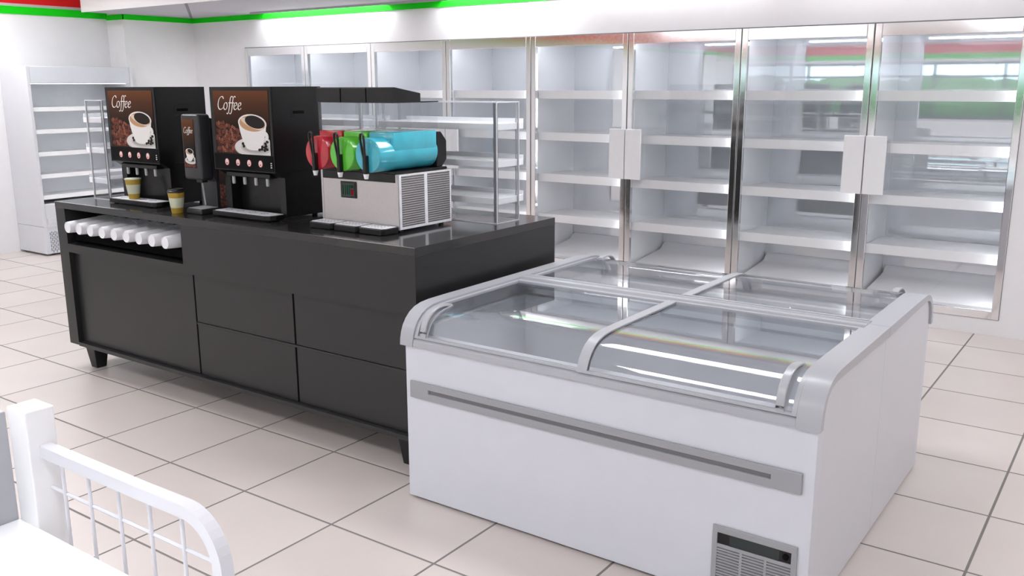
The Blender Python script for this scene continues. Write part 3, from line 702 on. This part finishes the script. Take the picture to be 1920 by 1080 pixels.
# ------------------------------------------------------------------ slush machine
def slush():
    x0, x1, y0, y1, zb, zt = -3.126, -2.655, 2.895, 3.252, .985, 1.226
    t = thing('slush_machine', 'steel slush machine with red, green and blue drums on the counter', 'slush machine', ((x0+x1)/2, (y0+y1)/2, CT))
    b = MB(); b.box(x0, x1, y0+.003, y1, zb, zt, .002, 'steel')
    b.box(x0, x0+.012, y0-.001, y0+.0025, zb, zt, .0008, 'steel'); b.box(x1-.015, x1, y0-.001, y0+.0025, zb, zt, .0008, 'steel')
    b.build('body', None, t)
    MB().box(x0+.0125, x1-.0155, y0, y0+.0028, zb, 1.190, .0005).build('front_panel', 'steel', t)
    MB().box(x0+.0125, x1-.0155, y0-.0015, y0+.0028, 1.1905, zt).build('black_strip', 'black', t)
    MB().box(x0+.004, x1-.004, y0-.0014, y1-.02, zt+.0002, zt+.012, .003).build('top_deck', 'black', t)
    # side louvres, two columns
    s = MB(); s.box(x1+.0002, x1+.003, y0+.004, y1-.003, zb+.002, zt-.002, .0005, 'grate')
    for ya, yb_ in ((y0+.018, (y0+y1)/2-.012), ((y0+y1)/2+.010, y1-.014)):
        k = 22
        for i in range(k):
            z = zb+.016+i*(zt-zb-.030)/(k-1)
            s.box(x1+.0028, x1+.0038, ya, yb_, z-.0018, z+.0018, 0, 'slot')
            s.prism([(x1+.0030, z+.0019), (x1+.0062, z+.0040), (x1+.0030, z+.0072)], 'y', ya, yb_, m='steel')
    s.build('side_louvre', None, t)
    # control display
    c = MB(); c.box(-3.000, -2.902, y0-.004, y0-.0005, 1.108, 1.182, .002); cd = c.build('control_panel', 'black', t)
    d = MB(); d.box(-2.990, -2.912, y0-.0055, y0-.0042, 1.116, 1.174, 0, 'led')
    for i in range(4): d.box(-2.984+i*.013, -2.978+i*.013, y0-.0062, y0-.0056, 1.122, 1.166, 0, 'ledgreen')
    d.box(-2.934, -2.918, y0-.0062, y0-.0056, 1.122, 1.148, 0, 'ledred'); d.box(-2.934, -2.918, y0-.0062, y0-.0056, 1.154, 1.166, 0, 'ledgreen')
    d.build('display', None, cd)
    # three drums
    cols = [(-2.983, 'red_slush', 'red drum', -3.0), (-2.834, 'green_slush', 'green drum', 0), (-2.690+.004, 'blue_slush', 'blue drum', 0)]
    xs = [-3.041+.012, -2.888, -2.735]
    xs = [-3.043, -2.889, -2.735]
    for i, cx in enumerate(xs):
        mt, lb = cols[i][1], cols[i][2]
        dr = MB(); r = .0735; cz = 1.311; yf = 2.800; yb_ = 3.170
        # cylinder with slanted, slightly domed front and a flat topped hopper fill
        dr.lathe([(.0, yf-.004), (.05, yf-.003), (.071, yf+.001), (r, yf+.005), (r, yb_)], (cx, 0, cz), axis='y', n=48, cap=False)
        hw = .0715
        dr.prism([(yf+.085, cz), (yf+.085, 1.404), (yb_-.002, 1.404), (yb_-.002, cz)], 'x', cx-hw, cx+hw, .006)
        dr.prism([(yf+.03, cz+.03), (yf+.083, 1.375), (yf+.09, 1.375), (yf+.09, cz+.03)], 'x', cx-hw*.72, cx+hw*.72, .006)
        o = dr.build('drum', mt, t, smooth=True); o['label'] = lb
        cl = MB()   # clear hopper walls above the fill
        z0h, z1h = 1.406, 1.528; ya, yb2 = yf+.085, 3.178
        cl.box(cx-hw, cx+hw, ya, ya+.003, z0h, z1h); cl.box(cx-hw, cx-hw+.003, ya+.003, yb2, z0h, z1h); cl.box(cx+hw-.003, cx+hw, ya+.003, yb2, z0h, z1h); cl.box(cx-hw+.003, cx+hw-.003, yb2-.003, yb2, z0h, z1h)
        cl.build('clear_hopper', 'acrylic', t)
        ld = MB(); ld.prism([(ya-.004, 1.526), (ya-.004, 1.588), (ya+.006, 1.592), (ya+.018, 1.591), (3.062, 1.566), (3.062, 1.526)], 'x', cx-.0745, cx+.0745, .0025)
        ld.box(cx-.0745, cx+.0745, 3.062, 3.180, 1.526, 1.5305)
        ld.build('lid', 'black', t)
        ca = MB(); ca.prism([(3.171, cz-.072), (3.171, cz+.085), (3.200, cz+.085), (3.238, cz+.045), (3.238, cz-.040), (3.205, cz-.072)], 'x', cx-.070, cx+.070, .004)
        ca.build('rear_cap', 'black', t)
        tp = MB()   # tap: block, looped handle
        tp.box(cx-.008, cx+.010, yf-.026, yf-.003, cz-.078, cz+.000, .004)
        loop = [(cx+.000, yf-.020, cz-.03), (cx-.008, yf-.026, cz+.03), (cx-.012, yf-.030, cz+.070), (cx-.008, yf-.032, cz+.088), (cx+.002, yf-.032, cz+.092), (cx+.009, yf-.032, cz+.084), (cx+.010, yf-.030, cz+.062), (cx+.007, yf-.026, cz+.02), (cx+.004, yf-.020, cz-.03)]
        P = [Vector(p) for p in loop]; tp.tube(P, .0052, 8, up=(0, 1, 0))
        tp.build('tap_handle', 'black', t, smooth=True)
        nz = MB(); nz.lathe([(.0085, cz-.098), (.0125, cz-.0795), (.0125, cz-.077)], (cx+.001, yf-.014, 0), n=18); nz.build('nozzle', 'grate', t, smooth=True)
    # drip trays
    for i, cx in enumerate(xs):
        tr = MB(); a, b_ = cx-.0765, cx+.0765
        tr.prism([(a, 2.893), (a, 2.812), (a+.012, 2.795), (b_-.012, 2.795), (b_, 2.812), (b_, 2.893)], 'z', CT+.0008, 1.001, .004)
        td = tr.build('drip_tray', 'black', t)
        gr = MB(); gr.prism([(a+.008, 2.888), (a+.008, 2.816), (a+.016, 2.804), (b_-.016, 2.804), (b_-.008, 2.816), (b_-.008, 2.888)], 'z', 1.0005, 1.0030, m='grate')
        for k in range(5):
            for j in range(3): gr.box(cx-.042+k*.019, cx-.030+k*.019, 2.824+j*.021, 2.827+j*.021, 1.0029, 1.0035, m='grating_hole')
        gr.build('tray_grate', None, td)
    for x in (x0+.03, x1-.03):
        for y in (y0+.04, y1-.04): MB().lathe([(.013, CT+.0005), (.013, zb+.0005)], (x, y, 0), n=12).build('foot', 'black', t)
slush()

# ------------------------------------------------------------------ clear display cases
def case(x0, x1, y0, y1, label, long_axis, ext):
    z0, z1 = CT+.0005, 1.524; th = .004
    t = thing('acrylic_display_case', label, 'display case', ((x0+x1)/2, (y0+y1)/2, CT), 'clear acrylic cases on the counter')
    w = MB()
    w.box(x0, x1, y0, y0+th, z0, z1); w.box(x0, x1, y1-th, y1, z0, z1)
    w.box(x0, x0+th, y0+th, y1-th, z0, z1); w.box(x1-th, x1, y0+th, y1-th, z0, z1); w.box(x0+th, x1-th, y0+th, y1-th, z0, z0+th)
    w.build('clear_walls', 'acrylic', t)
    e = MB(); q = .005
    for x in (x0-.001, x1-q+.001):
        for y in (y0-.001, y1-q+.001): e.box(x, x+q, y, y+q, z0, z1+.001, .001)
    dk = MB()
    for x, xe in ((x0+q, x0+2*q), (x1-q-.014, x1-q-.001)):
        for y in (y0, y1-.004): dk.box(x, xe if y == y0 and long_axis == 'x' else x+q, y, y+.004, z0+.005, z1-.004)
    for y in (y0+.004, y1-2*q): dk.box(x0, x0+.004, y, y+q, z0+.005, z1-.004); dk.box(x1-.004, x1, y, y+q, z0+.005, z1-.004)
    dk.build('corner_seams', 'acrylic_seam', t)
    for z in (z0, z1-.003):
        for y in (y0-.001, y1-.003): e.box(x0, x1, y, y+.004, z, z+.004)
        for x in (x0-.001, x1-.003): e.box(x, x+.004, y0, y1, z, z+.004)
    e.build('edge_strips', 'acrylic_edge', t)
    for z in (1.430, 1.262, 1.092):
        s = MB()
        if long_axis == 'x':
            s.box(x0+.01, x1-.006, y0+.010, y1+.045, z-.032, z-.002, .002); s.box(x0+.01, x1-.006, y1+.040, y1+.045, z-.026, z+.016, .001)
        else:
            s.box(x0-.045, x1-.012, y0+.006, y1-.01, z-.030, z-.002, .002)
            s.box(x0-.045, x0-.040, y0+.009, y1-.01, z-.026, z+.020, .001)
        s.build('shelf', 'frost', t)
case(-3.205, -2.460, 3.345, 3.520, 'clear display case behind the slush machine, near the counter end', 'x', 0)
case(-4.00, -3.300, 3.345, 3.520, 'clear display case standing behind the right coffee machine', 'x', 0)
case(-4.962, -4.795, 2.856, 3.50, 'clear display case at the left end of the counter', 'y', 0)

# ------------------------------------------------------------------ island freezer
FX0, FX1, FY0, FY1 = -2.281, -.706, 2.501, 3.965
FYM = (FY0+FY1)/2
def prof_front(off=0.0, n=10, y_end=None):
    """lid / trim profile of the front half (y,z), offset inward by off"""
    pts = [(2.484, .632), (2.486, .655), (2.492, .682), (2.503, .707), (2.520, .730), (2.543, .750), (2.572, .765), (2.608, .774), (2.655, .778), (2.75, .779), (3.0, .779), (FYM, .779)]
    out = []
    for i, p in enumerate(pts):
        a = Vector(pts[max(i-1, 0)]); b = Vector(pts[min(i+1, len(pts)-1)]); d = (b-a).normalized(); nrm = Vector((d.y, -d.x))
        out.append((p[0]+nrm.x*off, p[1]+nrm.y*off))
    return out
def prof_inner(d=0.0):
    return [(y+d, z-d) for y, z in [(2.513, .632), (2.5145, .655), (2.519, .680), (2.529, .706), (2.545, .726), (2.572, .741), (2.612, .749), (2.66, .750), (2.80, .749), (FYM, .743)]]
def mir(pts): return [(2*FYM-y, z) for y, z in pts]
def arch(pts_out, pts_in): return pts_out+pts_in[::-1]
def freezer():
    t = thing('island_freezer', 'white chest freezer with curved sliding glass lids and grey trim, in the foreground', 'freezer', ((FX0+FX1)/2, FYM, 0))
    zt = .640
    b = MB(); w = .05
    # shell: front, back and ends, inner liner separate
    b.box(FX0, FX1, FY0, FY0+w, .012, zt, .002); b.build('front_panel', 'white', t)
    MB().box(FX0, FX1, FY1-w, FY1, .012, zt, .002).build('back_panel', 'white', t)
    for xa, xb in ((FX0+.0005, FX0+.035), (FX1-.035, FX1-.0005)):
        low = [(max(y, FY0+.0005), z) for y, z in prof_inner(-.002)]
        pf = [(FY0+.052, .013), (FY0+.052, zt-.002)]
        side = [(FY0+.0005, .013)]+low[:-1]+[(FYM-.001, .744), (FYM-.001, .013)]
        side_b = [(2*FYM-y, z) for y, z in side]
        for s_ in (side, side_b):
            MB().prism(s_, 'x', xa if xa > -2 else xa-.0003, xb if xb < -2 else xb+.0003, 0).build('side_panel', 'whiteside', t)
    l = MB()
    l.box(FX0+.036, FX1-.036, FY0+.051, FY0+.09, .15, .655); l.box(FX0+.036, FX1-.036, FY1-.09, FY1-.051, .15, .655)
    l.box(FX0+.036, FX0+.07, FY0+.09, FY1-.09, .15, .70); l.box(FX1-.07, FX1-.036, FY0+.09, FY1-.09, .15, .70)
    l.box(FX0+.07, FX1-.07, FY0+.09, FY1-.09, .15, .20); l.box(FX0+.07, FX1-.07, FYM-.02, FYM+.02, .20, .70)
    l.build('inner_liner', 'freezer_liner', t)
    MB().box(FX0+.02, FX1-.02, FY0+.02, FY1-.02, 0.0, .012).build('plinth', 'slot', t)
    # end trims (arched bands), one per half so the seam shows
    for xa, xb in ((FX0-.012, FX0+.050), (FX1-.062, FX1+.010)):
        for fn in (lambda p: p, mir):
            o_ = prof_front(0); i_ = prof_inner()
            o_ = [p for p in o_[:-1]]+[(FYM-.001, .779)]; i_[-1] = (FYM-.001, .743)
            if xa < -2: pass
            MB().prism(fn(arch(o_, i_)), 'x', xa, xb).build('end_trim', 'trim', t, smooth=True)
    xi0, xi1 = FX0+.0505, FX1-.0625
    # lower rails
    for fn in (lambda p: p, mir):
        MB().prism(fn([(2.486, .634), (2.488, .656), (2.500, .664), (2.530, .664), (2.545, .640), (2.540, .634)]), 'x', xi0, xi1, .0015).build('lower_rail', 'trim', t)
    # centre ridge
    r_ = MB(); r_.prism([(FYM-.055, .745), (FYM-.055, .768), (FYM-.035, .770), (FYM-.032, .781), (FYM-.012, .783), (FYM-.008, .776), (FYM+.008, .776), (FYM+.012, .783), (FYM+.032, .781), (FYM+.035, .770), (FYM+.055, .768), (FYM+.055, .745)], 'x', xi0, xi1, 0)
    r_.build('centre_ridge', 'trim', t)
    xm = (FX0+FX1)/2+.005
    # glass lids with frames
    for fn, tagn in ((lambda p: p, 'front'), (mir, 'rear')):
        for side in (-1, 1):
            xa, xb = (xi0+.001, xm+.018) if side < 0 else (xm-.018, xi1-.001)
            lift = 0.0 if side < 0 else .006
            # left lid slides under the right one
            go = prof_front(.012-lift)[1:-1]+[(FYM-.056, .767+lift)]; gi = prof_front(.017-lift)[1:-1]+[(FYM-.056, .762+lift)]
            go[0] = (go[0][0], .666); gi[0] = (gi[0][0], .666)
            lid = MB().prism(fn(arch(go, gi)), 'x', xa, xb).build('glass_lid', 'lidglass', t, smooth=True)
            fo = prof_front(.008-lift)[1:-1]+[(FYM-.0555, .771+lift)]; fi = prof_front(.020-lift)[1:-1]+[(FYM-.0555, .759+lift)]
            fo[0] = (fo[0][0], .6655); fi[0] = (fi[0][0], .6655)
            fr = MB()
            outer_w, inner_w = .014, .036
            if side < 0:
                fr.prism(fn(arch(fo, fi)), 'x', xa-.0005, xa+outer_w); 
                if True: fr.prism(fn(arch(fo, fi)), 'x', xb-.008, xb)
            else:
                fr.prism(fn(arch(fo, fi)), 'x', xa-.002, xa+inner_w); fr.prism(fn(arch(fo, fi)), 'x', xb-outer_w, xb+.0005)
            lo = prof_front(.008-lift); 
            fr.prism(fn([(lo[1][0]+.0005, .6656), (lo[1][0]+.002, .674), (lo[1][0]+.016, .674), (lo[1][0]+.016, .6656)]), 'x', xa+outer_w, xb-.008 if side < 0 else xb-outer_w)
            fr.prism(fn([(FYM-.0555, .758+lift), (FYM-.0555, .772+lift), (FYM-.070, .772+lift), (FYM-.070, .758+lift)]), 'x', xa+outer_w, xb-.008 if side < 0 else xb-outer_w)
            fr.build('lid_frame', 'trim', lid, smooth=True)
            # handle: raised bowed bar near the outer front corner
            hx = xa+.045 if side < 0 else xb-.048
            if tagn == 'rear' and side > 0: hx = xb-.048
            base = prof_front(.012-lift)[1:9]; path = []
            n = len(base)
            bs = []
            for i in range(24):      # resample
                u = i/23*(n-1.001); k = int(u); fr_ = u-k
                bs.append((base[k][0]*(1-fr_)+base[k+1][0]*fr_, base[k][1]*(1-fr_)+base[k+1][1]*fr_))
            bs = bs[2:]
            for i, p in enumerate(bs):
                a = Vector(bs[max(i-1, 0)]); c_ = Vector(bs[min(i+1, len(bs)-1)]); d = (c_-a).normalized(); nr = Vector((-d.y, d.x))
                s_ = i/(len(bs)-1); rise = .004+.020*math.sin(math.pi*min(1, s_*1.02))**.8
                q = fn([(p[0]+nr.x*rise, p[1]+nr.y*rise)])[0]; path.append((hx, q[0], q[1]))
            hnd = MB(); wv = .013
            pr = [(-wv, -.003), (wv, -.003), (wv, .002), (wv*.8, .004), (-wv*.8, .004), (-wv, .002)]
            hnd.sweep(path, pr, up=(1, 0, 0) if False else (0, 0, 1))
            # backing plate under the grip
            bo = [(y, z) for y, z in bs]; pb = []
            for i, p in enumerate(bo):
                a = Vector(bo[max(i-1, 0)]); c_ = Vector(bo[min(i+1, len(bo)-1)]); d = (c_-a).normalized(); nr = Vector((-d.y, d.x))
                pb.append((p[0]+nr.x*.0035, p[1]+nr.y*.0035))
            hnd.prism(fn(pb+bo[::-1]), 'x', hx-.017, hx+.017)
            hnd.build('lid_handle', 'trim', lid, smooth=True)
    # long grey bumper with a slot
    bu = MB(); z0, z1, s0, s1, yo = .428, .494, .455, .470, FY0-.011
    a, c_, sa, sb = -2.254, -.740, -2.163, -.833
    bu.box(a, sa, yo, FY0-.0005, z0, z1, .0025); bu.box(sb, c_, yo, FY0-.0005, z0, z1, .0025)
    bu.box(sa-.003, sb+.003, yo, FY0-.0005, z0, s0, .0015); bu.box(sa-.003, sb+.003, yo, FY0-.0005, s1, z1, .0015)
    bp = bu.build('bumper', 'trimdark', t)
    MB().box(sa, sb, FY0-.004, FY0-.0003, s0-.001, s1+.001).build('slot', 'slot', bp)
    # compressor vent
    vx0, vx1, vz0, vz1 = -1.007, -.740, .030, .259
    v = MB(); y0, y1 = FY0-.008, FY0-.0003
    # frame built as border strips round display and louvre openings
    dz0, dz1, lz1 = .199, .236, .188
    fx0, fx1 = vx0+.017, vx1-.017
    v.box(vx0, vx1, y0, y1, vz1-.024, vz1, .0035)
    v.box(vx0, fx0, y0, y1, vz0, vz1-.020, .0012); v.box(fx1, vx1, y0, y1, vz0, vz1-.020, .0012)
    v.box(fx0, fx1, y0, y1, dz0-.012, dz0); v.box(fx0, fx1, y0, y1, vz0, vz0+.014)
    w_ = (fx1-fx0)/3
    for k in (1, 2): v.box(fx0+k*w_-.004, fx0+k*w_+.004, y0+.001, y1, vz0+.014, lz1)
    z = vz0+.020
    while z < lz1-.004:
        v.prism([(y0+.0015, z), (y1, z+.005), (y1, z+.0065), (y0+.0015, z+.0045)], 'x', fx0, fx1); z += .0098
    vg = v.build('vent_grille', 'trimdark', t)
    MB().box(fx0, fx1, FY0-.0012, FY0-.0003, vz0+.01, lz1).build('vent_backing', 'chardark', vg)  # black sheet, shade between the louvres put into its colour
    dd = MB(); dd.box(fx0, fx1, FY0-.005, FY0-.0003, dz0, dz1, 0, 'black'); dd.box(fx0+.04, fx1-.036, FY0-.0062, FY0-.0049, dz0-.003, dz1-.002, 0, 'led')
    dd.lathe([(.010, FY0-.0075), (.010, FY0-.005)], (fx1-.017, 0, (dz0+dz1)/2), axis='y', n=20, m='blackgloss')
    dd.build('control_display', None, vg)
freezer()

# ------------------------------------------------------------------ display stand with wire guard (bottom left)
def stand():
    t = thing('display_stand', 'white display stand with square post and wire side guard, bottom left corner', 'stand', (-1.6, .5, 0))
    dz = .628
    MB().box(-2.048, -.9, -.1, .9195, 0, dz-.02, .002).build('base', 'standwhite', t)
    MB().box(-2.050, -.88, -.1, .920, dz-.02, dz, .004).build('deck', 'standwhite', t)
    MB().box(-2.049, -1.969, .9200, .986, 0.0, .900, .003).build('post', 'standwhite', t)
    MB().box(-2.075, -2.0505, -.1, .918, 0.0, .888, .002).build('back_panel', 'trim', t)
    # rail: flat bar with a rounded drop at the end
    y0 = .957; zr = .802
    path = [(-1.9692, y0, zr), (-1.60, y0, zr)]
    cx, cz, r = -1.452, zr-.098, .100
    path += [(cx+r*math.sin(R(a)), y0, cz+r*math.cos(R(a))) for a in range(0, 91, 9)]
    path += [(cx+r, y0, .45), (cx+r, y0, 0.0)]
    g = MB(); g.sweep(path, [(-.014, -.014), (.014, -.014), (.014, .014), (-.014, .014)], up=(0, 1, 0))
    g.build('guard_rail', 'rail', t)
    wr = MB()
    for x in (-1.906, -1.802, -1.690, -1.580, -1.472): MB().tube([(x, y0, .12), (x, y0, zr-.012)], .0042, 8).build('upright_wire', 'rail', t, smooth=True)
    for z in (.711, .50, .30): MB().tube([(-1.9692, y0+.004, z), (cx+r-.012, y0+.004, z)], .0042, 8, up=(0, 1, 0)).build('cross_wire', 'rail', t, smooth=True)
stand()

# tidy helper properties
for o in COL.objects:
    if '_o' in o: del o['_o']
